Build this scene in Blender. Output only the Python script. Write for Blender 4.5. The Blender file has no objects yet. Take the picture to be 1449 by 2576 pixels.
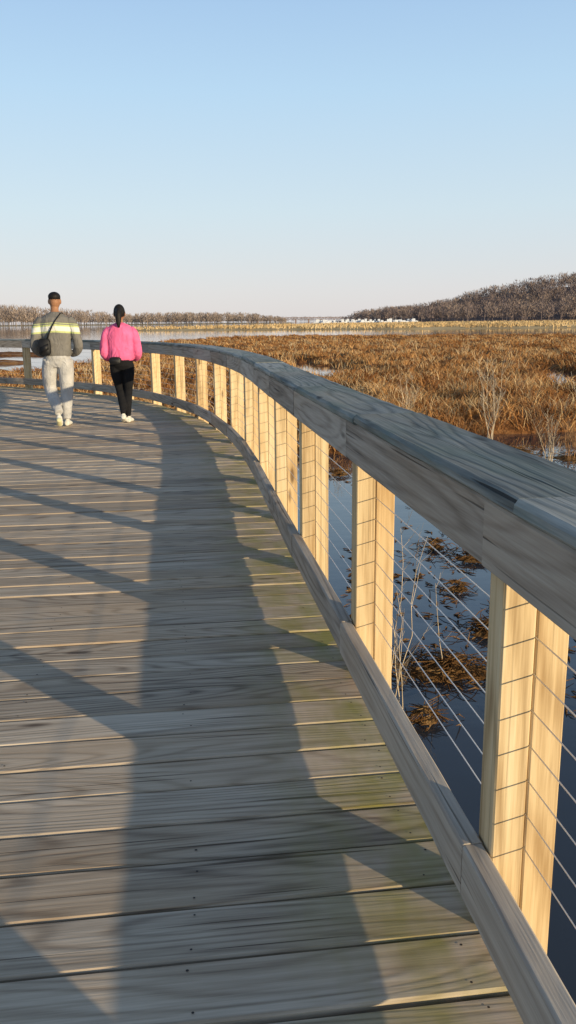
import bpy, math, random
import numpy as np
from mathutils import Matrix, Vector
from mathutils.bvhtree import BVHTree
random.seed(4); rng=np.random.default_rng(4)
scene=bpy.context.scene
scene.view_settings.view_transform='Standard'; scene.view_settings.look='None'; scene.view_settings.exposure=0
EYE=1.45; WATER=-1.0
# ------------------------------------------------------------ camera
cam=bpy.data.cameras.new("camera"); co=bpy.data.objects.new("camera",cam); scene.collection.objects.link(co)
cam.sensor_fit='VERTICAL'; cam.sensor_height=36; cam.lens=36*2100/2576; cam.clip_end=9000; cam.clip_start=.05
co.matrix_world=Matrix.Translation((0,0,EYE))@Matrix.Rotation(math.radians(90-12.88),4,'X')@Matrix.Rotation(math.radians(-.57),4,'Z')
scene.camera=co
# ------------------------------------------------------------ light
SUN_AZ=math.radians(133); SUN_EL=math.radians(9.2)
w=bpy.data.worlds.new("World"); scene.world=w; w.use_nodes=True
nt=w.node_tree; bg=nt.nodes['Background']
sky=nt.nodes.new('ShaderNodeTexSky'); sky.sky_type='NISHITA'; sky.sun_disc=False
sky.sun_elevation=SUN_EL; sky.sun_rotation=SUN_AZ; sky.air_density=1.0; sky.dust_density=.6; sky.ozone_density=1.5
bg.inputs[1].default_value=.14
tcn=nt.nodes.new('ShaderNodeTexCoord'); sx=nt.nodes.new('ShaderNodeSeparateXYZ'); nt.links.new(tcn.outputs['Generated'],sx.inputs[0])
rp=nt.nodes.new('ShaderNodeValToRGB'); nt.links.new(sx.outputs[2],rp.inputs[0])
st=[(0,(.78,.75,.77)),(.035,(.77,.77,.81)),(.12,(.68,.81,.90)),(.24,(.53,.75,.96)),(.34,(.41,.62,.90)),(.46,(.22,.35,.56)),(1,(.08,.13,.24))]
while len(rp.color_ramp.elements)<len(st): rp.color_ramp.elements.new(.5)
for e_,(p,c) in zip(rp.color_ramp.elements,st): e_.position=p; e_.color=(*c,1)
gm=nt.nodes.new('ShaderNodeVectorMath'); gm.operation='SCALE'; gm.inputs['Scale'].default_value=1/.14; nt.links.new(rp.outputs[0],gm.inputs[0])
mxs=nt.nodes.new('ShaderNodeMix'); mxs.data_type='RGBA'; mxs.inputs[0].default_value=.85
nt.links.new(sky.outputs[0],mxs.inputs[6]); nt.links.new(gm.outputs[0],mxs.inputs[7]); nt.links.new(mxs.outputs[2],bg.inputs[0])
sl=bpy.data.lights.new("sun",'SUN'); so=bpy.data.objects.new("sun",sl); scene.collection.objects.link(so)
sl.energy=5.0; sl.angle=math.radians(.5); sl.color=(1,.81,.52)
sd=Vector((math.sin(SUN_AZ)*math.cos(SUN_EL),math.cos(SUN_AZ)*math.cos(SUN_EL),math.sin(SUN_EL)))
so.rotation_euler=sd.to_track_quat('Z','Y').to_euler()
# ------------------------------------------------------------ helpers
def h2(ix,iy):
    v=np.sin(ix*127.1+iy*311.7)*43758.5453
    return v-np.floor(v)
def vn(x,y):
    x=np.asarray(x,float); y=np.asarray(y,float)
    ix=np.floor(x); iy=np.floor(y); fx=x-ix; fy=y-iy
    fx=fx*fx*(3-2*fx); fy=fy*fy*(3-2*fy)
    a=h2(ix,iy); b=h2(ix+1,iy); c=h2(ix,iy+1); d=h2(ix+1,iy+1)
    return (a*(1-fx)+b*fx)*(1-fy)+(c*(1-fx)+d*fx)*fy
def fbm(x,y,o=3):
    s=0; a=.5; t=0
    for i in range(o):
        s=s+a*vn(x*2**i+i*17.3,y*2**i+i*9.1); t+=a; a*=.5
    return s/t
def link(ob,parent=None):
    scene.collection.objects.link(ob)
    if parent: ob.parent=parent
    return ob
def empty(name,loc=(0,0,0)):
    e=bpy.data.objects.new(name,None); e.location=loc; scene.collection.objects.link(e); return e
def fastmesh(name,V,F,mat,parent=None,attrs=None,smooth=False):
    me=bpy.data.meshes.new(name); V=np.asarray(V,np.float32)
    me.vertices.add(len(V)); me.vertices.foreach_set('co',V.ravel())
    loops=np.concatenate([f.ravel() for f in F]).astype(np.int32)
    cnt=np.concatenate([np.full(len(f),f.shape[1]) for f in F]).astype(np.int32)
    st=np.concatenate([[0],np.cumsum(cnt)[:-1]]).astype(np.int32)
    me.loops.add(len(loops)); me.loops.foreach_set('vertex_index',loops)
    me.polygons.add(len(cnt)); me.polygons.foreach_set('loop_start',st); me.polygons.foreach_set('loop_total',cnt)
    if smooth: me.polygons.foreach_set('use_smooth',np.ones(len(cnt),bool))
    me.update(calc_edges=True); me.validate()
    for k,a in (attrs or {}).items():
        a=np.asarray(a,np.float32)
        if a.ndim==1:
            at=me.attributes.new(k,'FLOAT','POINT'); at.data.foreach_set('value',a)
        else:
            at=me.attributes.new(k,'FLOAT_VECTOR','POINT'); at.data.foreach_set('vector',a.ravel())
    me.materials.append(mat)
    return link(bpy.data.objects.new(name,me),parent)
class MB:
    def __init__(s): s.v=[];s.f=[];s.g=[];s.t=[]
    def sweep(s,rings,grings,tone,cap=True):
        n=len(rings[0]); b=len(s.v)
        for r,g in zip(rings,grings):
            s.v+=[tuple(p) for p in r]; s.g+=[tuple(p) for p in g]; s.t+=[tone]*n
        for i in range(len(rings)-1):
            for j in range(n):
                k=(j+1)%n
                s.f.append((b+i*n+j,b+i*n+k,b+(i+1)*n+k,b+(i+1)*n+j))
        if cap:
            s.f.append(tuple(b+j for j in range(n))[::-1]); e=b+(len(rings)-1)*n
            s.f.append(tuple(e+j for j in range(n)))
    def obj(s,name,mat,parent=None,smooth=False):
        me=bpy.data.meshes.new(name); me.from_pydata(s.v,[],s.f)
        if s.g and len(s.g)==len(s.v):
            at=me.attributes.new('gc','FLOAT_VECTOR','POINT'); at.data.foreach_set('vector',np.array(s.g,np.float32).ravel())
            at=me.attributes.new('tone','FLOAT','POINT'); at.data.foreach_set('value',np.array(s.t,np.float32))
        if smooth: me.polygons.foreach_set('use_smooth',np.ones(len(me.polygons),bool))
        me.materials.append(mat)
        import bmesh
        bm=bmesh.new(); bm.from_mesh(me); bmesh.ops.recalc_face_normals(bm,faces=bm.faces); bm.to_mesh(me); bm.free()
        return link(bpy.data.objects.new(name,me),parent)
def tube(mb,pts,rad,n=4,tone=.5):
    pts=[Vector(p) for p in pts]; rings=[]
    for i,p in enumerate(pts):
        d=(pts[min(i+1,len(pts)-1)]-pts[max(i-1,0)]).normalized()
        a=d.cross(Vector((.3,.9,.1) if abs(d.z)>.8 else (0,0,1))).normalized(); b=d.cross(a)
        r=rad[i] if hasattr(rad,'__len__') else rad
        rings.append([p+a*(r*math.cos(2*math.pi*j/n))+b*(r*math.sin(2*math.pi*j/n)) for j in range(n)])
    mb.sweep(rings,rings,tone)
# ------------------------------------------------------------ materials
class N:
    def __init__(s,name):
        s.m=bpy.data.materials.new(name); s.m.use_nodes=True; s.t=s.m.node_tree; s.b=s.t.nodes['Principled BSDF']
        s.b.inputs['Roughness'].default_value=.85
        s.b.inputs['Specular IOR Level'].default_value=.25
    def n(s,ty,**k):
        x=s.t.nodes.new(ty)
        for a,b in k.items(): setattr(x,a,b)
        return x
    def l(s,a,b): s.t.links.new(a,b)
    def math(s,op,a,b=None,c=None,clamp=False):
        x=s.n('ShaderNodeMath',operation=op); x.use_clamp=clamp
        for i,v in enumerate((a,b,c)):
            if v is None: continue
            if isinstance(v,(int,float)): x.inputs[i].default_value=v
            else: s.l(v,x.inputs[i])
        return x.outputs[0]
    def scale(s,vec,sc):
        x=s.n('ShaderNodeMapping'); s.l(vec,x.inputs[0]); x.inputs['Scale'].default_value=sc; return x.outputs[0]
    def noise(s,vec,sc=1,det=2,rough=.5,dist=0):
        x=s.n('ShaderNodeTexNoise'); s.l(vec,x.inputs['Vector']); x.inputs['Scale'].default_value=sc
        x.inputs['Detail'].default_value=det; x.inputs['Roughness'].default_value=rough; x.inputs['Distortion'].default_value=dist
        return x.outputs[0]
    def rng(s,v,a,b,c=0,d=1):
        x=s.n('ShaderNodeMapRange'); s.l(v,x.inputs[0])
        for i,q in zip((1,2,3,4),(a,b,c,d)): x.inputs[i].default_value=q
        return x.outputs[0]
    def ramp(s,f,stops,interp='LINEAR'):
        x=s.n('ShaderNodeValToRGB'); s.l(f,x.inputs[0]); r=x.color_ramp; r.interpolation=interp
        while len(r.elements)<len(stops): r.elements.new(.5)
        for e,(p,c) in zip(r.elements,stops): e.position=p; e.color=(*c,1)
        return x.outputs[0]
    def mix(s,f,a,b,mode='MIX'):
        x=s.n('ShaderNodeMix',data_type='RGBA',blend_type=mode)
        for i,v in ((0,f),(6,a),(7,b)):
            if isinstance(v,(int,float)): x.inputs[i].default_value=v
            elif isinstance(v,tuple): x.inputs[i].default_value=(*v,1)
            else: s.l(v,x.inputs[i])
        return x.outputs[2]
    def bump(s,h,st,dist):
        x=s.n('ShaderNodeBump'); x.inputs['Strength'].default_value=st; x.inputs['Distance'].default_value=dist
        s.l(h,x.inputs['Height']); s.l(x.outputs[0],s.b.inputs['Normal'])
def wood(name,dark,mid,light,moss=0,bump=.5,contour=24,knots=True,edge_moss=False,wA=.14,cracks=.8,tonew=.30,fine=110):
    w=N(name); at=w.n('ShaderNodeAttribute',attribute_name='gc').outputs['Vector']
    tone=w.n('ShaderNodeAttribute',attribute_name='tone').outputs['Fac']
    n1=w.noise(w.scale(at,(.42,4.2,4.2)),1,1.2,.35)
    A=w.math('MULTIPLY_ADD',w.math('SINE',w.math('MULTIPLY',n1,contour*6.28)),.5,.5)
    A=w.math('POWER',A,3.0)
    B=w.noise(w.scale(at,(3.5,fine,fine)),1,3,.65)
    D=w.noise(w.scale(at,(1.6,36,36)),1,3,.6)
    C=w.noise(w.scale(at,(1.3,8,8)),1,4,.65)
    v=w.math('ADD',w.math('MULTIPLY',w.math('SUBTRACT',1.0,A),wA),w.math('ADD',w.math('MULTIPLY',B,.42),w.math('ADD',w.math('MULTIPLY',C,.30),w.math('MULTIPLY',D,.34))))
    v=w.math('ADD',v,w.math('MULTIPLY',w.math('SUBTRACT',tone,.5),tonew))
    off=(wA-.14)*.7
    col=w.ramp(v,[(.40+off,dark),(.62+off,mid),(.84+off,light)])
    P=w.rng(w.noise(w.scale(at,(.8,2.2,2.2)),1,2),.4,.7)
    col=w.mix(w.math('MULTIPLY',P,.4),col,(mid[0]*1.12,mid[1]*.93,mid[2]*.70))
    ck=w.rng(w.noise(w.scale(at,(1.1,75,75)),1,1,.3),.68,.74)
    ck=w.math('MULTIPLY',ck,cracks)
    col=w.mix(ck,col,(dark[0]*.35,dark[1]*.32,dark[2]*.3))
    if knots:
        vo=w.n('ShaderNodeTexVoronoi'); w.l(w.scale(at,(1.5,6,6)),vo.inputs['Vector']); vo.inputs['Scale'].default_value=1
        k=w.rng(vo.outputs['Distance'],.06,.12,1,0)
        col=w.mix(w.math('MULTIPLY',k,.8),col,(dark[0]*.35,dark[1]*.3,dark[2]*.3))
    if moss:
        sx=w.n('ShaderNodeSeparateXYZ'); w.l(at,sx.inputs[0])
        f=w.rng(sx.outputs[0],-.50,-.0)
        nn=w.rng(w.noise(w.scale(at,(5,2.4,3)),1,3,.65),.38,.66)
        f=w.math('MULTIPLY',w.math('MULTIPLY',f,nn),moss,clamp=True)
        col=w.mix(f,col,w.mix(B,(.17,.16,.03),(.40,.36,.08)))
    if edge_moss:
        nn=w.rng(w.noise(w.scale(at,(1.5,4,6)),1,4,.65),.46,.70)
        col=w.mix(w.math('MULTIPLY',nn,.6),col,(.13,.19,.16))
    w.l(col,w.b.inputs['Base Color'])
    hgt=w.math('SUBTRACT',w.math('ADD',w.math('MULTIPLY',A,-.4),w.math('ADD',w.math('MULTIPLY',B,.8),w.math('MULTIPLY',D,.6))),w.math('MULTIPLY',ck,1.5))
    w.bump(hgt,bump,.003)
    return w.m
M_deck=wood("weathered_deck_wood",(.20,.155,.115),(.46,.37,.275),(.70,.585,.45),moss=.85,bump=.35,contour=26,wA=.15,tonew=.17)
M_cap=wood("weathered_cap_wood",(.10,.115,.115),(.27,.285,.27),(.50,.50,.46),edge_moss=True,bump=.7,contour=14,wA=.14,cracks=1)
M_fascia=wood("weathered_fascia_wood",(.17,.145,.12),(.37,.32,.27),(.54,.49,.42),bump=.5,contour=14,wA=.13,tonew=.2)
M_post=wood("post_wood",(.36,.24,.12),(.66,.50,.29),(.82,.68,.45),bump=.3,contour=9,wA=.15,cracks=.35,tonew=.18)
def simple(name,col,rough=.8,metal=0,noise=0,nsc=20):
    w=N(name); w.b.inputs['Roughness'].default_value=rough; w.b.inputs['Metallic'].default_value=metal
    if noise:
        tc=w.n('ShaderNodeTexCoord').outputs['Object']; f=w.noise(tc,nsc,3)
        w.l(w.mix(w.rng(f,.3,.7),tuple(c*(1-noise) for c in col),tuple(min(1,c*(1+noise)) for c in col)),w.b.inputs['Base Color'])
    else: w.b.inputs['Base Color'].default_value=(*col,1)
    return w.m
M_cable=simple("steel_cable_metal",(.80,.80,.80),.4,.4)
M_screw=simple("screw_head_metal",(.06,.05,.045),.6,.3)
M_dark=simple("under_deck_timber",(.06,.045,.035),.9,0,.3,6)
# ------------------------------------------------------------ path curve (inner face of bottom rail)
pts=np.array([(2.2,-9),(1.55,-5.5),(.98,-2.6),(.70,-.5),(.50,1.0),(.454,1.449),(.4345,1.636),(.395,2.026),(.340,2.415),(.234,3.146),(.042,4.60),(-.107,5.78),(-.308,7.51),(-.543,9.22),
 (-.864,10.8),(-1.344,12.71),(-1.98,14.31),(-2.80,15.94),(-3.89,17.46),(-5.48,19.1),(-6.95,20.2),(-9.2,21.4),(-12,22.3),(-15.5,22.9),(-20,23.1)])
seg=np.hypot(*np.diff(pts,axis=0).T); cs=np.concatenate([[0],np.cumsum(seg)])
S=np.arange(0,cs[-1],.1); PX=np.interp(S,cs,pts[:,0]); PY=np.interp(S,cs,pts[:,1])
k=np.exp(-.5*(np.arange(-20,21)/8.)**2); k/=k.sum()
def smo(a):
    e=np.concatenate([a[0]-(a[20:0:-1]-a[0]),a,a[-1]-(a[-2:-22:-1]-a[-1])]); return np.convolve(e,k,'valid')
PX=smo(PX); PY=smo(PY)
ds=np.hypot(np.diff(PX),np.diff(PY)); S=np.concatenate([[0],np.cumsum(ds)])
i0=np.argmin(np.abs(PY-1.449)); S=S-S[i0]
TH=np.unwrap(np.arctan2(-np.gradient(PX),np.gradient(PY)))
TH=smo(TH)
def fr(s):
    x=np.interp(s,S,PX); y=np.interp(s,S,PY); t=np.interp(s,S,TH)
    return x,y,math.cos(t),math.sin(t),t
def pt(s,o,z):
    x,y,c,sn,_=fr(s); return (x+c*o,y+sn*o,z)
# ------------------------------------------------------------ deck
deck=empty("wooden_boardwalk")
DW=4.25
mb=MB(); scr=MB()
s=-7.0; SEND=S[-1]-.5; pw=.187; idx=0
jo=[.01,-.62,-1.24,-1.86,-2.48,-3.1,-3.72,-4.2]
while s<SEND:
    g1=random.uniform(.0035,.009)
    s0=s+g1; s1=s+pw-.004; ch=.005; tz=random.uniform(-.003,.003); sd_=random.random()*50
    rings=[];gr=[]
    nsub=14
    ends=(.075+random.uniform(-.004,.004),-DW+random.uniform(-.01,.01))
    bow=random.uniform(-.002,.002)
    for i in range(nsub+1):
        q=i/nsub; o=ends[0]+(ends[1]-ends[0])*q; wv=bow*math.sin(q*math.pi*2)
        def P(ss,z): 
            p=pt(ss,o,z+tz+ (wv if ss>s+pw/2 else -wv)); return p
        j=[random.uniform(-.0014,.0014) for _ in range(2)]
        prof=[(s0+j[0],-.04),(s0+j[0],-ch),(s0+ch+j[0],0),(s1-ch+j[1],0),(s1+j[1],-ch),(s1+j[1],-.04)]
        rings.append([P(a,b) for a,b in prof]); gr.append([(o,a-s+sd_,b+sd_*.37) for a,b in prof])
    mb.sweep(rings,gr,random.random())
    if s<9:
        for oo in jo:
            if random.random()<.3: continue
            for ss in (s+.04,s+pw-.04):
                if random.random()<.2: continue
                c=pt(ss+random.uniform(-.012,.012),oo-.03+random.uniform(-.02,.02),tz+.0022); b=len(scr.v); r=random.uniform(.0028,.0044)
                scr.v+=[(c[0]+r*math.cos(a*1.0472),c[1]+r*math.sin(a*1.0472),c[2]) for a in range(6)]; scr.f.append(tuple(range(b,b+6)))
    s+=pw; idx+=1
mb.obj("deck_planks",M_deck,deck)
scr.obj("screw_heads",M_screw,deck)
mb=MB()
ss_=np.arange(-7,SEND,1.0)
for oo in (.03,-1.0,-2.1,-3.2,-4.15):
    rings=[[pt(a,oo-.03,-.05),pt(a,oo+.03,-.05),pt(a,oo+.03,-.3),pt(a,oo-.03,-.3)] for a in ss_]
    mb.sweep(rings,rings,.5)
mb.obj("joists",M_dark,deck)
mb=MB()
for a in np.arange(-6,SEND,2.9):
    for oo in (-.1,-4.1):
        c=Vector(pt(a,oo,0)); tube(mb,[c+Vector((0,0,-.3)),c+Vector((0,0,-2.2))],[.13,.13],12)
mb.obj("support_piles",M_dark,deck,True)
# ------------------------------------------------------------ railing
post_s=[-7.0,-5.55,-4.1,-2.65,-1.18,.29,1.83,3.32,4.66,6.02,7.38,8.74,10.12,11.5,12.87,14.22,15.6,17.0,18.4,19.8,21.2,22.6,24.0,25.4,26.8,28.2]
def railing(name,off,sgn,posts):
    e=empty(name)
    O=lambda o: off+sgn*o
    def run(mbx,a,b,o0,o1,z0,z1,ch,rough,g=.001):
        n=14; rings=[];gr=[]; sdd=random.random()*60; tone=random.random(); dz=random.uniform(-.003,.003); do=random.uniform(-.003,.003)
        A=np.array(pt(a+g,0,0)); B=np.array(pt(b-g,0,0))
        fa=fr(a+g); fb=fr(b-g)
        for i in range(n+1):
            q=i/n; c=A*(1-q)+B*q; nx=fa[2]*(1-q)+fb[2]*q; ny=fa[3]*(1-q)+fb[3]*q
            jj=lambda: random.uniform(-rough,rough)
            c1=ch+abs(jj())*1.5
            prof=[(o0,z0+ch),(o0,z1-c1),(o0+c1,z1),(o1-ch,z1),(o1,z1-ch),(o1,z0+ch),(o1-ch,z0),(o0+ch,z0)]
            r=[];g_=[]
            for (oo,zz) in prof:
                o2=O(oo+do)+jj()*.5; z2=zz+dz+jj()*.5
                r.append((c[0]+nx*o2,c[1]+ny*o2,z2)); g_.append(((a+(b-a)*q),oo+sdd,zz+sdd*.41))
            rings.append(r); gr.append(g_)
        mbx.sweep(rings,gr,tone)
    cap=MB(); fas=MB(); bot=MB(); po=MB(); ca=MB()
    dp=.09
    mids=[p+dp/2 for p in posts]
    for i in range(len(mids)-1):
        a,b=mids[i],mids[i+1]
        run(cap,a-.18,b-.18,.008,.275,1.068,1.105,.009,.0030)
        run(fas,a,b,.018,.054,.914,1.0670,.004,.001)
        run(bot,a,b,.0,.052,.076,.217,.005,.0015)
    for p in posts:
        sdd=random.random()*60; tone=random.random()
        for (oa,ob) in ((.055,.133),(.135,.213)):
            sdd+=3.7
            rings=[];gr=[]
            for z in (-.42,.2,.55,1.066):
                c=.004; q=[(p+c,oa),(p+dp-c,oa),(p+dp,oa+c),(p+dp,ob-c),(p+dp-c,ob),(p+c,ob),(p,ob-c),(p,oa+c)]
                rings.append([pt(a,O(b),z) for a,b in q]); gr.append([(z,a-p+sdd,b+sdd*.3) for a,b in q])
            po.sweep(rings,gr,tone)
    for kz in range(8):
        z=.212+.0885*kz+.012
        line=[pt(m,O(.134),z) for m in mids]
        for i in range(len(line)-1):
            tube(ca,[line[i],line[i+1]],[.0018,.0018],6)
    cap.obj("cap_boards",M_cap,e); fas.obj("fascia_boards",M_fascia,e); bot.obj("bottom_rail",M_fascia,e)
    po.obj("posts",M_post,e); ca.obj("cables",M_cable,e,True)
railing("wooden_railing",0,1,post_s)
railing("wooden_railing.001",-DW+.08,-1,post_s[::1])
# ------------------------------------------------------------ water
w=N("marsh_water_surface"); tc=w.n('ShaderNodeNewGeometry').outputs['Position']
w.b.inputs['Base Color'].default_value=(.032,.038,.048,1); w.b.inputs['Roughness'].default_value=.03; w.b.inputs['Specular IOR Level'].default_value=.5; w.b.inputs['IOR'].default_value=1.5
hn=w.noise(w.scale(tc,(1.2,2.2,1)),1,3,.5); w.bump(hn,.08,.05)
R=6000
fastmesh("water",[(-R,-200,WATER),(R,-200,WATER),(R,R,WATER),(-R,R,WATER)],[np.array([[0,1,2,3]])],w.m)
fastmesh("ground",[(-R,-200,-1.6),(R,-200,-1.6),(R,R,-1.6),(-R,R,-1.6)],[np.array([[0,1,2,3]])],simple("river_mud",(.05,.035,.025),.9,0,.3,.5))
# ------------------------------------------------------------ marsh land
def sdpoly(X,Y,poly):
    poly=np.array(poly,float); d=np.full(X.shape,1e9); ins=np.zeros(X.shape,bool)
    for i in range(len(poly)):
        a=poly[i]; b=poly[(i+1)%len(poly)]; ex,ey=b-a; wx=X-a[0]; wy=Y-a[1]
        t=np.clip((wx*ex+wy*ey)/(ex*ex+ey*ey),0,1); d=np.minimum(d,np.hypot(wx-ex*t,wy-ey*t))
        c=((a[1]>Y)!=(b[1]>Y)); 
        with np.errstate(divide='ignore',invalid='ignore'):
            xi=(b[0]-a[0])*(Y-a[1])/(b[1]-a[1])+a[0]
        ins^=(c&(X<xi))
    return np.where(ins,d,-d)
marsh=[(300,22),(60,21),(20,19.0),(9,18.6),(6,18.0),(4,17.2),(2.2,15.6),(1,15.0),(-.8,15.6),(-2,18.2),(-4,21),(-8,25),(-13,30),(-15,36),(-11,50),(-12.5,75),(-15,103),(-11,130),(2,142),(49,122),(120,118),(300,130)]
def Lm(X,Y):
    sdv=sdpoly(X,Y,marsh)+(fbm(X*.5,Y*.5,3)-.5)*2.2*np.clip(Y/25,.6,5)
    base=-1.16+np.clip(sdv/1.5,-.2,1)*.22
    pool=np.clip((fbm(X*.16+31,Y*.10+7,2)-.70)*8,0,1)*np.clip((sdv-.5)/2,0,1)
    hum=np.clip(fbm(X*1.1+5,Y*.8,3)-.34,0,1)*.85*np.clip(60/Y,.35,1)
    return base+hum*np.clip(sdv/1.0+.3,0,1)-pool*.30
def landgrid(fn,y0,y1,ny,xl,xr,nx):
    ys=y0*(y1/y0)**np.linspace(0,1,ny); q=np.linspace(0,1,nx)
    Y=np.repeat(ys[:,None],nx,1); X=xl(Y)*(1-q[None])+xr(Y)*q[None]
    Z=fn(X,Y); V=np.stack([X,Y,Z],-1).reshape(-1,3)
    i=np.arange(ny*nx).reshape(ny,nx); F=np.stack([i[:-1,:-1],i[:-1,1:],i[1:,1:],i[1:,:-1]],-1).reshape(-1,4)
    return V,F
V,F=landgrid(Lm,13.5,165,330,lambda Y:-.55*Y-4,lambda Y:.7*Y+4,300)
def landmat(name,a,b,c,sc=1.5):
    w=N(name); p=w.n('ShaderNodeNewGeometry').outputs['Position']
    n=w.noise(p,sc,5,.7); w.l(w.ramp(n,[(.3,a),(.5,b),(.72,c)]),w.b.inputs['Base Color'])
    w.bump(w.noise(p,sc*6,4,.7),.8,.1); w.b.inputs['Specular IOR Level'].default_value=.05; return w.m
M_land=landmat("matted_marsh_soil",(.06,.024,.010),(.25,.11,.040),(.42,.24,.10))
fastmesh("marsh_ground",V,[F],M_land,smooth=True)
def grassmat(name,stops,nsc=.25,mixn=.5):
    w=N(name); p=w.n('ShaderNodeNewGeometry').outputs['Position']; t=w.n('ShaderNodeAttribute',attribute_name='tint').outputs['Fac']
    n=w.rng(w.noise(p,nsc,4,.6),.3,.7)
    v=w.math('ADD',w.math('MULTIPLY',t,1-mixn),w.math('MULTIPLY',n,mixn))
    w.l(w.ramp(v,stops),w.b.inputs['Base Color']); w.b.inputs['Specular IOR Level'].default_value=.05; return w.m
def blades(X,Y,Z,H,W,lean,tint):
    n=len(X); a=rng.uniform(0,2*np.pi,n); wx=np.cos(a)*W/2; wy=np.sin(a)*W/2
    b=rng.uniform(0,2*np.pi,n); lx=np.cos(b)*lean; ly=np.sin(b)*lean
    z0=Z-.05
    P=np.stack([np.stack([X-wx,Y-wy,z0],-1),np.stack([X+wx,Y+wy,z0],-1),
      np.stack([X+lx*.35+wx*.8,Y+ly*.35+wy*.8,Z+H*.6],-1),np.stack([X+lx*.35-wx*.8,Y+ly*.35-wy*.8,Z+H*.6],-1),
      np.stack([X+lx,Y+ly,Z+H],-1)],1).reshape(-1,3)
    i=np.arange(n)*5
    return P,[np.stack([i,i+1,i+2,i+3],-1),np.stack([i+3,i+2,i+4],-1)],np.repeat(tint,5)
def tufts(fn,n,y0,y1,xl,xr,nb,hh,wid,spread,thr=-.97,tintbias=0,leanr=(.2,1.3),wexp=.85):
    Y=y0*(y1/y0)**rng.random(n); X=xl*Y-3+rng.random(n)*((xr-xl)*Y+6); Z=fn(X,Y); m=Z>thr; X,Y,Z=X[m],Y[m],Z[m]
    hs=hh*(.55+.9*rng.random(len(X)))*(.6+.8*fbm(X*.3,Y*.3,2)); ti=rng.random(len(X))
    X=np.repeat(X,nb); Y=np.repeat(Y,nb); Z=np.repeat(Z,nb); hs=np.repeat(hs,nb); ti=np.repeat(ti,nb)
    m=len(X); f=np.clip(Y/y0,1,4)
    r=spread*np.sqrt(rng.random(m))*f**.5; a=rng.uniform(0,6.283,m)
    X=X+r*np.cos(a); Y=Y+r*np.sin(a)
    H=hs*(.5+.6*rng.random(m)); return blades(X,Y,Z,H,wid*(Y/y0)**wexp*(.6+.8*rng.random(m)),H*rng.uniform(*leanr,m),np.clip(ti*.5+rng.random(m)*.5+tintbias,0,1))
M_grass=grassmat("dry_marsh_grass_blades",[(.18,(.08,.030,.012)),(.40,(.30,.13,.045)),(.60,(.50,.27,.105)),(.86,(.70,.50,.27))],.45,.6)
P,F,t=tufts(Lm,32000,14.8,150,-.5,.62,9,.25,.017,.24,leanr=(.5,2.0),wexp=.7)
fastmesh("marsh_grass",P,F,M_grass,attrs={'tint':t})
P,F,t=tufts(Lm,3800,14.8,100,-.45,.6,7,.42,.009,.18,tintbias=.3,wexp=.65)
M_straw=grassmat("pale_straw",[(.1,(.42,.24,.11)),(.6,(.62,.44,.23)),(.95,(.76,.61,.39))],.3,.3)
fastmesh("straw_reeds",P,F,M_straw,attrs={'tint':t})
spits=[[(-22,43),(-14,42),(-13,44),(-22,46)],[(-30,54),(-17,52),(-15.5,55),(-28,58)],[(-40,70),(-19,66),(-17,69),(-36,76)],[(-18,33),(-14,32.5),(-14.5,34),(-19,35)]]
def Ls(X,Y):
    d=np.max([sdpoly(X,Y,q) for q in spits],0)+(fbm(X*.6,Y*.6,3)-.5)*1.5
    return -1.15+np.clip(d,-.2,1)*.3+np.clip(d+.3,0,1)*fbm(X*2,Y*2,2)*.12
V,F=landgrid(Ls,28,85,110,lambda Y:-.75*Y,lambda Y:-.15*Y,110)
fastmesh("mud_bank",V,[F],M_land,smooth=True)
reed=[(-66,272),(-40,252),(10,236),(80,226),(300,218),(700,250),(760,700),(60,640),(0,470),(-40,330)]
def Lr(X,Y): 
    d=sdpoly(X,Y,reed)+(fbm(X*.03,Y*.03,3)-.5)*24
    return -1.2+np.clip(d/6,-.3,1)*.55+fbm(X*.1,Y*.1,2)*.12*(d>0)
V,F=landgrid(Lr,190,760,130,lambda Y:-.5*Y,lambda Y:.8*Y,160)
M_gold=landmat("golden_reed_ground",(.38,.25,.12),(.56,.40,.20),(.68,.51,.28),.06)
fastmesh("reed_bed_ground",V,[F],M_gold,smooth=True)
P,F,t=tufts(Lr,9000,205,700,-.4,.5,6,.85,.22,1.6,thr=-.9)
fastmesh("golden_reeds",P,F,grassmat("golden_reed_blades",[(.1,(.40,.25,.12)),(.5,(.60,.43,.22)),(.9,(.76,.60,.36))],.03,.5),attrs={'tint':t})
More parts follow.
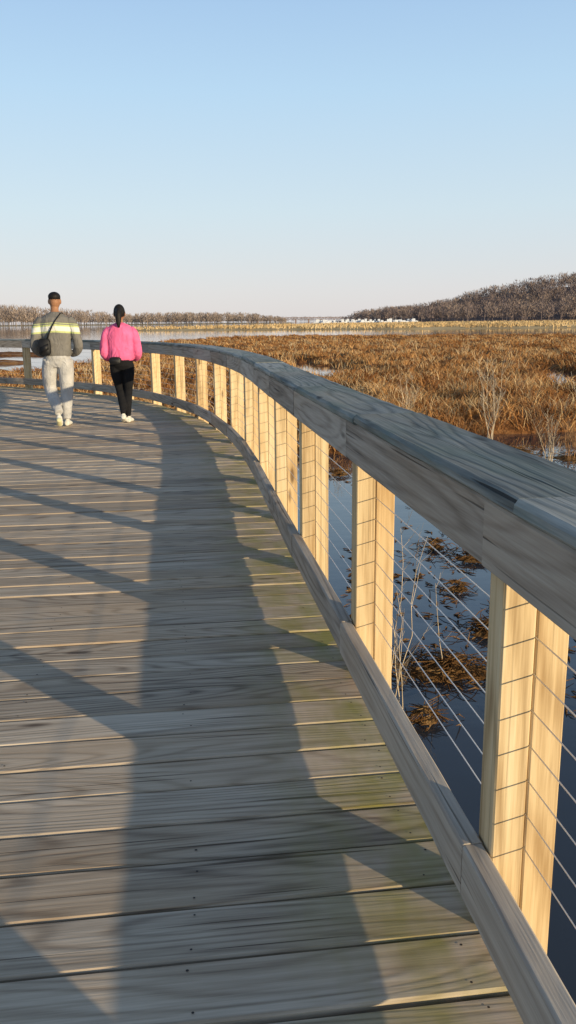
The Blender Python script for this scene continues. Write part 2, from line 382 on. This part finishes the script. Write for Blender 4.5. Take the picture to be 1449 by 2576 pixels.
# ------------------------------------------------------------ wooded hill + far shore
hx=[40,72,82,112,149,177,214,251,284,316,339,420,600,900]; ht=[2,6,11,15,17,22,31,39,44,48,52,58,63,60]
def Lh(X,Y):
    top=np.interp(X,hx,ht)-13; top=np.clip(top,.6,99)
    q=np.clip((Y-835)/165,0,1); q=q*q*(3-2*q); edge=np.clip((X-55)/25,0,1)
    return -1.4+(edge*np.clip((Y-822)/10,0,1))*1.2+q*top*edge+ (fbm(X*.02,Y*.02,3)-.5)*5*q*edge
V,F=landgrid(Lh,800,1500,70,lambda Y:Y*0+45,lambda Y:Y*0+950,170)
M_hill=landmat("leaf_litter_hillside",(.13,.10,.09),(.18,.135,.12),(.23,.175,.15),.05)
fastmesh("wooded_hill",V,[F],M_hill,smooth=True)
def forest(name,X,Y,Z,H,mat,nb=46):
    n=len(X)
    Wt=np.full(n,.45); p1,f1,t1=blades(X,Y,Z-.5,H*.8,Wt,H*.05,rng.random(n)*.4)
    Xr=np.repeat(X,nb);Yr=np.repeat(Y,nb);Zr=np.repeat(Z,nb);Hr=np.repeat(H,nb); m=len(Xr)
    q=rng.random(m); hz=.25+.72*q; cw=np.repeat(.2+.12*rng.random(n),nb)*Hr*np.sqrt(np.clip(1-((hz-.55)/.5)**2,0.02,1))
    a=rng.uniform(0,6.283,m); r=cw*np.sqrt(rng.random(m)); 
    Xb=Xr+r*np.cos(a); Yb=Yr+r*np.sin(a); Zb=Zr+hz*Hr
    L=Hr*rng.uniform(.07,.2,m); Wd=rng.uniform(.12,.55,m)
    an=rng.uniform(0,6.283,m); wx=np.cos(an)*Wd; wy=np.sin(an)*Wd
    ox=np.cos(a)*L*.6; oy=np.sin(a)*L*.6
    V2=np.stack([np.stack([Xb-wx,Yb-wy,Zb-L*.2],-1),np.stack([Xb+wx,Yb+wy,Zb-L*.2],-1),np.stack([Xb+ox,Yb+oy,Zb+L*.8],-1)],1).reshape(-1,3)
    i=np.arange(m)*3+len(p1); f2=np.stack([i,i+1,i+2],-1)
    t2=np.repeat(np.clip(np.repeat(rng.random(n),nb)*.7+rng.random(m)*.3,0,1),3)
    fastmesh(name,np.concatenate([p1,V2]),f1+[f2],mat,attrs={'tint':np.concatenate([t1,t2])})
M_tree=grassmat("bare_winter_trees",[(.05,(.15,.12,.13)),(.45,(.235,.185,.17)),(.8,(.32,.245,.20)),(1,(.39,.30,.24))],.02,.4)  # bark tones lightened towards grey-purple: distance haze put into the colour
n=2600; X=62+rng.random(n)**.85*520; Y=828+rng.random(n)*200; Z=Lh(X,Y)
H=np.minimum(rng.uniform(9,17,n),np.interp(X,hx,ht)*.85+1); m=(Z>-.4); forest("hillside_woodland",X[m],Y[m],Z[m],H[m],M_tree)
tx=[-700,-334,-287,-241,-195,-135,-55,-9,5]; th=[25,24,20,17,12,13,12.5,8,3]
n=1500; X=-650+650*rng.random(n); Y=960+rng.random(n)*110; H=np.interp(X,tx,th)*rng.uniform(.55,1.05,n)
M_tree2=grassmat("bare_far_trees",[(.05,(.20,.17,.175)),(.45,(.31,.25,.215)),(.8,(.39,.31,.26)),(1,(.46,.37,.29))],.02,.4)  # paler than the hillside trees, more aerial haze mixed into the colour
forest("distant_treeline",X,Y,np.full(n,-.4),H,M_tree2,50)
Vb=np.array([(-1500,760,-.95),(-120,800,-.95),(8,955,-.95),(8,1300,-.4),(-1500,1300,-.4)]); fastmesh("far_shore",Vb,[np.array([[0,1,2,3,4]])],M_gold)
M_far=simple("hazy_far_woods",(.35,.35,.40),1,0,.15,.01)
n=900; X=-400+1200*rng.random(n); Y=2300+rng.random(n)*200; forest("far_horizon_woodland",X,Y,np.full(n,-1.),rng.uniform(9,16,n),M_far,30)
br=MB(); M_bridge=simple("rusty_bridge_steel",(.22,.15,.13),.8,0,.2,.1)
def box(mb,x0,x1,y0,y1,z0,z1,tone=.5):
    r=lambda x:[(x,y0,z0),(x,y1,z0),(x,y1,z1),(x,y0,z1)]
    mb.sweep([r(x0),r(x1)],[r(x0),r(x1)],tone)
box(br,-60,190,1600,1606,7.0,8.1)
box(br,-60,190,1600,1600.6,4.2,4.8)
for x in np.arange(-60,190,6): tube(br,[(x,1600.3,4.6),(x+3,1600.3,7.1),(x+6,1600.3,4.6)],.35,4)
for x in np.arange(-54,190,24): box(br,x-1.2,x+1.2,1600.8,1605,-1.5,4.9); 
for x in np.arange(-60,190,8): box(br,x-.15,x+.15,1600.2,1600.5,8.1,9.2)
br.obj("railway_bridge",M_bridge)
bt=MB(); M_boat=simple("white_boat_paint",(.68,.70,.74),.5)
for i in range(52):
    x=26+rng.random()*98; y=805+rng.random()*14; Lb=rng.uniform(4,8); hb=rng.uniform(1.0,1.7)
    rings=[]
    for q,wf,zf in ((0,.85,1),(.3,1,1),(.7,.8,1.1),(1,.08,1.35)):
        xx=x+Lb*q; ww=1.3*wf; rings.append([(xx,y-ww*.6,-1.1),(xx,y+ww*.6,-1.1),(xx,y+ww,-1+hb*zf),(xx,y-ww,-1+hb*zf)])
    bt.sweep(rings,rings,.5)
    box(bt,x+Lb*.25,x+Lb*.62,y-.8,y+.8,-1+hb*.98,-1+hb+rng.uniform(.8,2.6))
    if rng.random()<.2: tube(bt,[(x+Lb*.5,y,0),(x+Lb*.5,y,rng.uniform(4,6.5))],[.06,.04],4)
bt.obj("marina_boats",M_boat)
# ------------------------------------------------------------ near plants and debris
def plant(name,base,h,spread,nst,nbr,r0,mat,tw=3,seed=1,lean=(0,0)):
    rd=random.Random(seed); mb=MB(); base=Vector(base)
    for i in range(nst):
        a=rd.uniform(0,6.28); tip=base+Vector((math.cos(a)*spread*rd.random()+lean[0],math.sin(a)*spread*rd.random()+lean[1],h*rd.uniform(.7,1)))
        ps=[]; nn=7
        b0=base+Vector((rd.uniform(-.05,.05),rd.uniform(-.05,.05),-.1))
        for j in range(nn):
            q=j/(nn-1); p=b0.lerp(tip,q); p.x+=rd.uniform(-.02,.02)*h; p.y+=rd.uniform(-.02,.02)*h; ps.append(p)
        tube(mb,ps,[r0*(1-.75*j/(nn-1)) for j in range(nn)],4)
        for b in range(nbr):
            q=rd.uniform(.2,.97); j=min(int(q*(nn-1)),nn-2); p=ps[j].lerp(ps[j+1],q*(nn-1)-j)
            L=h*rd.uniform(.1,.32)*(1.1-q*.6); a=rd.uniform(0,6.28); d=Vector((math.cos(a)*.6,math.sin(a)*.6,rd.uniform(.5,1.1))).normalized()
            e1=p+d*L*.5; e2=p+d*L+Vector((0,0,L*.15))
            tube(mb,[p,e1,e2],[r0*.45,r0*.35,r0*.2],3)
            for k in range(tw):
                q2=rd.uniform(.3,1); pp=p.lerp(e2,q2); d2=(d+Vector((rd.uniform(-.7,.7),rd.uniform(-.7,.7),rd.uniform(-.2,.5)))).normalized()
                tube(mb,[pp,pp+d2*L*.35],[r0*.28,r0*.15],3)
    return mb.obj(name,mat)
M_twig=simple("pale_twig_bark",(.58,.47,.33),.9,0,.25,8); M_twig2=simple("rusty_twig_bark",(.38,.22,.11),.9,0,.3,8)
plant("bare_shrub",(4.05,16.5,-1),1.85,.50,5,14,.009,M_twig,3,3)
plant("bare_shrub",(5.6,15.6,-1),1.35,.5,9,12,.007,M_twig2,3,4)
plant("bare_shrub",(6.0,16.4,-1),1.5,.6,8,12,.008,M_twig,3,5)
plant("bare_shrub",(5.0,16.2,-1),1.1,.6,8,10,.007,M_twig2,3,6)
plant("bare_shrub",(5.0,14.6,-1),1.0,.4,8,10,.006,M_twig2,3,7)
plant("bare_shrub",(4.5,14.2,-1),1.0,.4,6,10,.006,M_twig,3,17)
plant("bare_shrub",(3.3,15.9,-1),.8,.4,6,10,.006,M_twig2,3,18)
plant("bare_shrub",(.95,17.5,-.9),1.1,.5,5,10,.007,M_twig,3,8)
plant("bare_shrub",(2.8,19.5,-.9),1.2,.5,6,10,.007,M_twig,3,9)
plant("dry_weed",(.70,4.95,-1.05),1.45,.22,2,6,.004,M_twig,1,11,(.12,.1))
plant("dry_weed",(1.15,5.55,-1.05),.95,.12,1,4,.004,M_twig,1,12,(-.03,.0))
plant("dry_weed",(.62,4.55,-1.05),1.1,.1,2,3,.004,M_twig,2,13)
plant("dry_weed",(1.95,6.6,-1.05),.45,.2,4,1,.003,M_twig2,1,14)
def debris(name,x,y,r,n,seed):
    rd=random.Random(seed); mb=MB()
    rings=[]
    for q,z in ((1,-1.03),(.75,-.995),(.4,-.98),(.05,-.975)):
        rings.append([(x+r*q*math.cos(a*.5236)*(1+.35*math.sin(a*2.3+seed))*1.3,y+r*q*math.sin(a*.5236)*(1+.35*math.cos(a*1.7+seed)),z+.01*math.sin(a*3+seed)) for a in range(12)])
    mb.sweep(rings,rings,.5)
    for i in range(n):
        a=rd.uniform(0,6.28); q=abs(rd.gauss(0,.85)); c=Vector((x+math.cos(a)*r*q*1.6,y+math.sin(a)*r*q*1.1,-1+.05*max(0,1.2-q)+rd.uniform(0,.02)))
        d=Vector((rd.uniform(-1,1),rd.uniform(-1,1),rd.uniform(-.15,.35))).normalized()*rd.uniform(.03,.15)
        tube(mb,[c-d,c+Vector((0,0,.02)),c+d],[.002,.005,.002],3)
    return mb.obj(name,M_deb)
M_deb=landmat("wet_dead_reeds",(.06,.03,.014),(.25,.13,.05),(.52,.34,.16),9)
for i,(x,y,r,n) in enumerate([(1.13,5.55,.26,320),(.84,4.8,.06,60),(1.95,8.4,.18,160),(1.62,8.9,.10,60),(1.6,6.3,.14,140),(.85,13.4,.15,70),(2.5,9.6,.22,140),(2.2,6.7,.24,140),(1.55,7.4,.08,50),(5.2,14.8,.5,200),(4.3,15.6,.4,140),(6.5,15.3,.6,200)]):
    debris("floating_reed_debris",x,y,r,n,i)
mb=MB(); rd=random.Random(9)
for i in range(1100):
    y=rd.uniform(4.3,13.5); x=rd.uniform(.15+.12*y*.4,.46*y); 
    if float(fbm(np.array(x*1.3),np.array(y*.9),2))<.50: continue
    a=rd.uniform(0,6.28); L=rd.uniform(.015,.07); c=Vector((x,y,-.996)); d=Vector((math.cos(a),math.sin(a),.1))*L
    tube(mb,[c-d,c+Vector((0,0,.006)),c+d],[.002,rd.uniform(.004,.012),.002],4)
mb.obj("floating_leaf_litter",M_deb)
# ------------------------------------------------------------ people
def ring(c,ax,ay,rx,ry,n=18): return [Vector(c)+Vector(ax)*(rx*math.cos(2*math.pi*j/n))+Vector(ay)*(ry*math.sin(2*math.pi*j/n)) for j in range(n)]
class Body:
    def __init__(s): s.v=[];s.f=[];s.m=[]
    def loft(s,rings,mi):
        b=len(s.v); n=len(rings[0])
        for r in rings: s.v+=r
        for i in range(len(rings)-1):
            for j in range(n): s.f.append((b+i*n+j,b+i*n+(j+1)%n,b+(i+1)*n+(j+1)%n,b+(i+1)*n+j)); s.m.append(mi)
        s.f.append(tuple(b+j for j in range(n))[::-1]); s.m.append(mi); e=b+(len(rings)-1)*n
        s.f.append(tuple(e+j for j in range(n))); s.m.append(mi)
    def torso(s,rows,mi):
        s.loft([ring((cx,cy,z),(1,0,0),(0,1,0),rx,ry,24) for z,cx,cy,rx,ry in rows],mi)
    def limb(s,pts,rad,mi,n=14):
        pts=[Vector(p) for p in pts]; rr=[]
        for i,p in enumerate(pts):
            d=(pts[min(i+1,len(pts)-1)]-pts[max(i-1,0)]).normalized()
            ref=Vector((1,0,0)) if abs(d.x)<.8 else Vector((0,0,1))
            a=(ref-d*ref.dot(d)).normalized(); b=d.cross(a); r=rad[i]
            rx,ry=(r if isinstance(r,tuple) else (r,r)); rr.append(ring(p,a,b,rx,ry,n))
        s.loft(rr,mi)
    def ell(s,c,r,mi,nz=10):
        s.loft([ring((c[0],c[1],c[2]+r[2]*math.sin(t)),(1,0,0),(0,1,0),max(r[0]*math.cos(t),.002),max(r[1]*math.cos(t),.002),18) for t in np.linspace(-1.5,1.5,nz)],mi)
def curve_pts(ps,rs,n=4):
    P=[Vector(p) for p in ps]; out=[];ro=[]
    for i in range(len(P)-1):
        p0=P[max(i-1,0)];p1=P[i];p2=P[i+1];p3=P[min(i+2,len(P)-1)]
        for k in range(n):
            t=k/n; out.append(.5*((2*p1)+(-p0+p2)*t+(2*p0-5*p1+4*p2-p3)*t*t+(-p0+3*p1-3*p2+p3)*t**3)); ro.append(rs[i]*(1-t)+rs[i+1]*t)
    out.append(P[-1]); ro.append(rs[-1]); return out,ro
def person(name,loc,rot,scale,build,mats,extra):
    e=empty(name,loc); e.rotation_euler=(0,0,rot); e.scale=(scale,)*3
    B=Body(); build(B)
    me=bpy.data.meshes.new("src"); me.from_pydata([tuple(v) for v in B.v],[],B.f)
    import bmesh
    bm=bmesh.new(); bm.from_mesh(me); bmesh.ops.recalc_face_normals(bm,faces=bm.faces); bm.to_mesh(me); bm.free()
    src=bpy.data.objects.new("src",me); scene.collection.objects.link(src)
    md=src.modifiers.new("r",'REMESH'); md.mode='VOXEL'; md.voxel_size=.010
    m2=src.modifiers.new("s",'SMOOTH'); m2.factor=.5; m2.iterations=4
    dg=bpy.context.evaluated_depsgraph_get(); dg.update()
    nm=bpy.data.meshes.new_from_object(src.evaluated_get(dg))
    bvh=BVHTree.FromPolygons([tuple(v) for v in B.v],B.f)
    for m in mats: nm.materials.append(m)
    while len(nm.materials)>len(mats): nm.materials.pop(index=0)
    for p in nm.polygons:
        r=bvh.find_nearest(p.center)
        p.material_index=B.m[r[2]]; p.use_smooth=True
    bpy.data.objects.remove(src)
    ob=bpy.data.objects.new("body",nm); link(ob,e)
    for nme,fn,mt in extra:
        mb=MB(); fn(mb); mb.obj(nme,mt,e,True)
    return e
def cloth(name,col,stripes=None,rough=.9,nb=14,bs=.5):
    w=N(name); tc=w.n('ShaderNodeTexCoord').outputs['Object']; w.b.inputs['Roughness'].default_value=rough
    c=w.mix(w.rng(w.noise(tc,9,3),.3,.7),tuple(x*.82 for x in col),tuple(min(1,x*1.12) for x in col))
    if stripes:
        sx=w.n('ShaderNodeSeparateXYZ'); w.l(tc,sx.inputs[0]); z=w.math('ADD',sx.outputs[2],w.math('MULTIPLY',w.math('ABSOLUTE',sx.outputs[0]),.08))
        for a,b,cc in stripes:
            f=w.math('MULTIPLY',w.math('GREATER_THAN',z,a),w.math('LESS_THAN',z,b)); c=w.mix(f,c,cc)
    w.l(c,w.b.inputs['Base Color']); w.bump(w.noise(w.scale(tc,(1,1,.55)),nb,2,.5,1.2),bs,.03); return w.m
M_skin=simple("brown_skin",(.33,.165,.09),.55,0,.1,30); M_hair=simple("black_hair",(.012,.01,.009),.6,0,.4,60)
M_shoe=simple("white_sneaker_leather",(.72,.70,.62),.6,0,.1,30); M_shoe2=simple("cream_sneaker_sole",(.70,.66,.40),.6,0,.1,30)
M_bag=simple("black_nylon_bag",(.012,.012,.014),.5,0,.3,30)
M_sw=cloth("grey_striped_sweater",(.19,.18,.165),[(1.265,1.395,(.50,.55,.24)),(1.288,1.350,(.72,.72,.66)),(1.372,1.386,(.2,.2,.19))],bs=.8,nb=11)
M_sweat=cloth("grey_sweatpants_fabric",(.50,.49,.48),bs=.8,nb=11); M_pink=cloth("pink_sweatshirt_fabric",(.88,.16,.34),bs=1,nb=9); M_blk=cloth("black_leggings_fabric",(.010,.010,.012),bs=.2)
M_eye=simple("eye_dark",(.02,.015,.01),.3)
def shoe(B,heel,toe,mi,up=(0,0,1)):
    h=Vector(heel); t=Vector(toe); d=(t-h).normalized(); side=d.cross(Vector(up)).normalized(); u=side.cross(d)
    rr=[]
    L=(t-h).length
    for q,wx,hh in ((0,.028,.05),(.12,.038,.06),(.35,.04,.06),(.6,.046,.045),(.85,.044,.033),(1,.025,.022)):
        c=h+d*L*q+u*hh*.75; rr.append([c+side*(wx*math.cos(2*math.pi*j/14))+u*(hh*.78*max(-.9,math.sin(2*math.pi*j/14))) for j in range(14)])
    B.loft(rr,mi)
def head(B,c,skin,hair,rot=0):
    x,y,z=c
    B.ell((x,y,z),(.074,.092,.112),skin); B.ell((x,y+.03,z-.065),(.05,.055,.045),skin)
    B.ell((x,y+.098,z-.015),(.013,.018,.022),skin)
    for sx in (-1,1): B.ell((x+sx*.078,y+.0,z-.01),(.012,.022,.033),skin)
def hand(B,w,d,mi,side=1):
    w=Vector(w); d=Vector(d).normalized()
    B.limb([w-d*.03,w+d*.02,w+d*.08],[.026,(.03,.022),(.036,.018)],mi)
def hands_extra(ws):
    def fn(mb):
        for w,d,sd2 in ws:
            w=Vector(w); d=Vector(d).normalized(); up=Vector((0,0,1)); s=d.cross(up).normalized(); u=s.cross(d)
            for i,L in enumerate((.068,.078,.073,.058)):
                o=w+d*.07+u*(.027-.018*i); c=s*(-sd2)
                tube(mb,[o,o+d*L*.45+c*.004,o+d*L*.8+c*.018,o+d*L*.95+c*.034],[.0088,.0085,.0078,.006],8)
            o=w+d*.015+u*.024; tube(mb,[o,o+d*.025+u*.02,o+d*.05+u*.03,o+d*.07+u*.03],[.011,.0105,.0095,.007],8)
    return fn
def eyes(c):
    def fn(mb):
        for sx in (-1,1):
            p=Vector((c[0]+sx*.03,c[1]+.082,c[2]+.005)); tube(mb,[p,p+Vector((0,.008,0))],[.012,.006],8)
        p=Vector((c[0],c[1]+.083,c[2]-.058)); tube(mb,[p+Vector((-.025,-.004,0)),p+Vector((0,.006,0)),p+Vector((.025,-.004,0))],[.003,.006,.003],6)
    return fn
def man(B):
    SW,PA,SK,HA,SH,SO=range(6)
    B.torso([(.80,0,.0,.10,.09),(.86,0,0,.16,.115),(.93,0,-.01,.172,.13),(1.0,0,0,.165,.12)],PA)
    B.torso([(.945,0,0,.165,.118),(.955,0,-.002,.182,.135),(.99,0,-.003,.19,.14),(1.08,0,-.005,.188,.135),(1.2,0,-.01,.198,.135),(1.32,0,-.015,.212,.135),(1.40,0,-.018,.215,.128),(1.455,0,-.015,.185,.11),(1.495,0,-.005,.12,.085),(1.525,0,.005,.072,.068)],SW)
    B.limb([(0,.0,1.48),(0,.015,1.56),(0,.03,1.62)],[.062,.055,.055],SK)
    head(B,(.005,.035,1.675),SK,HA)
    B.ell((.005,.028,1.728),(.083,.1,.068),HA)
    for sx in (-1,1):
        p,r=curve_pts([(sx*.165,-.01,1.425),(sx*.225,-.015,1.36),(sx*.262,-.03,1.22),(sx*.288,-.035,1.08),(sx*.245,.06,1.0),(sx*.17,.14,.97)],[.072,.072,.066,.062,.056,.045])
        B.limb(p,r,SW)
        hand(B,(sx*.15,.155,.965),(-sx*.9,.35,-.1),SK)
    p,r=curve_pts([(.09,0,.90),(.095,.01,.75),(.09,.03,.50),(.075,.0,.28),(.065,-.01,.10)],[.112,.108,.088,.075,.058]); B.limb(p,r,PA)
    p,r=curve_pts([(-.09,0,.90),(-.125,.05,.74),(-.135,.10,.51),(-.07,-.06,.33),(-.01,-.19,.20)],[.112,.108,.09,.075,.058]); B.limb(p,r,PA)
    shoe(B,(.065,-.07,.0),(.085,.20,.0),SH)
    shoe(B,(-.01,-.255,.115),(-.02,-.11,-.0),SH,up=(0,.9,.6))
    B.loft([ring((-.01,-.265,.115),(1,0,0),(0,.5,.8),.035,.03,12),ring((-.015,-.18,.03),(1,0,0),(0,.5,.8),.04,.02,12)],SO)
def bag(mb):
    rr=[]
    for y,sc in ((-.135,.85),(-.15,1),(-.20,1),(-.22,.88)):
        rr.append([(-.14+sc*(.08*math.copysign(abs(math.cos(a))**.5,math.cos(a)))*1.0,y,1.075+sc*.115*math.copysign(abs(math.sin(a))**.5,math.sin(a))) for a in [2*math.pi*j/20 for j in range(20)]])
    mb.sweep(rr,rr,.5)
    def strip(ps,w):
        rings=[]
        for p in ps:
            p=Vector(p); rings.append([p+Vector((-w,0,-w*.5)),p+Vector((w,0,w*.5)),p+Vector((w,-.008,w*.5)),p+Vector((-w,-.008,-w*.5))])
        mb.sweep(rings,rings,.5)
    strip([(-.11,-.15,1.16),(-.075,-.158,1.25),(-.03,-.160,1.34),(.02,-.150,1.42),(.058,-.12,1.475),(.085,-.05,1.52),(.09,.03,1.51),(.07,.09,1.46),(.0,.13,1.35),(-.1,.14,1.2)],.014)
    strip([(-.13,-.222,1.02),(-.13,-.226,1.05),(-.13,-.226,1.10)],.05)
hm=[((-.15,.155,.965),(.9,.35,-.1),1),((.15,.155,.965),(-.9,.35,-.1),-1)]
person("walking_man",(-3.26,12.1,0),math.radians(8),1.05,man,[M_sw,M_sweat,M_skin,M_hair,M_shoe,M_shoe2],
  [("shoulder_bag",bag,M_bag),("fingers",hands_extra(hm),M_skin),("face",eyes((.005,.035,1.675)),M_eye)])
def woman(B):
    SW,PA,SK,HA,SH=range(5)
    B.torso([(.76,0,0,.09,.085),(.82,0,-.01,.158,.125),(.89,0,-.015,.165,.13),(.98,0,0,.14,.11),(1.05,0,0,.12,.09)],PA)
    B.torso([(.90,0,-.01,.165,.125),(.91,0,-.012,.182,.14),(.95,0,-.01,.192,.15),(1.05,0,-.012,.192,.145),(1.15,0,-.015,.192,.138),(1.26,0,-.018,.195,.13),(1.34,0,-.018,.185,.118),(1.385,0,-.012,.14,.095),(1.42,0,0,.068,.06)],SW)
    B.limb([(0,0,1.38),(0,.01,1.45),(0,.02,1.51)],[.048,.045,.048],SK)
    head(B,(0,.025,1.555),SK,HA)
    B.ell((0,.012,1.575),(.082,.098,.108),HA)
    p,r=curve_pts([(0,-.07,1.59),(0,-.115,1.56),(0,-.125,1.50),(.0,-.135,1.42),(.0,-.145,1.36)],[.04,.036,.045,.035,.012]); B.limb(p,r,HA)
    for sx in (-1,1):
        p,r=curve_pts([(sx*.14,-.01,1.325),(sx*.19,-.015,1.27),(sx*.222,-.03,1.14),(sx*.235,-.02,1.0),(sx*.20,.08,.93),(sx*.13,.15,.92)],[.065,.068,.066,.066,.055,.042])
        B.limb(p,r,SW)
        hand(B,(sx*.115,.165,.92),(-sx*.9,.35,-.1),SK)
    p,r=curve_pts([(.085,-.005,.84),(.085,.01,.70),(.07,.04,.46),(.06,.0,.28),(.055,-.01,.10)],[.092,.086,.06,.056,.038]); B.limb(p,r,PA)
    p,r=curve_pts([(-.085,-.005,.84),(-.085,.02,.70),(-.055,.07,.47),(-.02,-.03,.29),(.0,-.12,.14)],[.092,.086,.06,.056,.038]); B.limb(p,r,PA)
    shoe(B,(.055,-.06,.0),(.085,.17,.0),SH); shoe(B,(0.0,-.17,.065),(-.01,.0,.0),SH)
def wbag(mb):
    rr=[]
    for y,sc in ((-.13,.8),(-.145,1),(-.19,1),(-.205,.85)):
        rr.append([(-.07+sc*.085*math.copysign(abs(math.cos(a))**.6,math.cos(a)),y,.895+sc*.055*math.copysign(abs(math.sin(a))**.6,math.sin(a))) for a in [2*math.pi*j/20 for j in range(20)]])
    mb.sweep(rr,rr,.5)
hw=[((-.115,.165,.92),(.9,.35,-.1),1),((.115,.165,.92),(-.9,.35,-.1),-1)]
person("walking_woman",(-2.42,12.45,0),math.radians(4),1.02,woman,[M_pink,M_blk,M_skin,M_hair,M_shoe],
  [("waist_bag",wbag,M_bag),("fingers",hands_extra(hw),M_skin),("face",eyes((0,.025,1.555)),M_eye)])
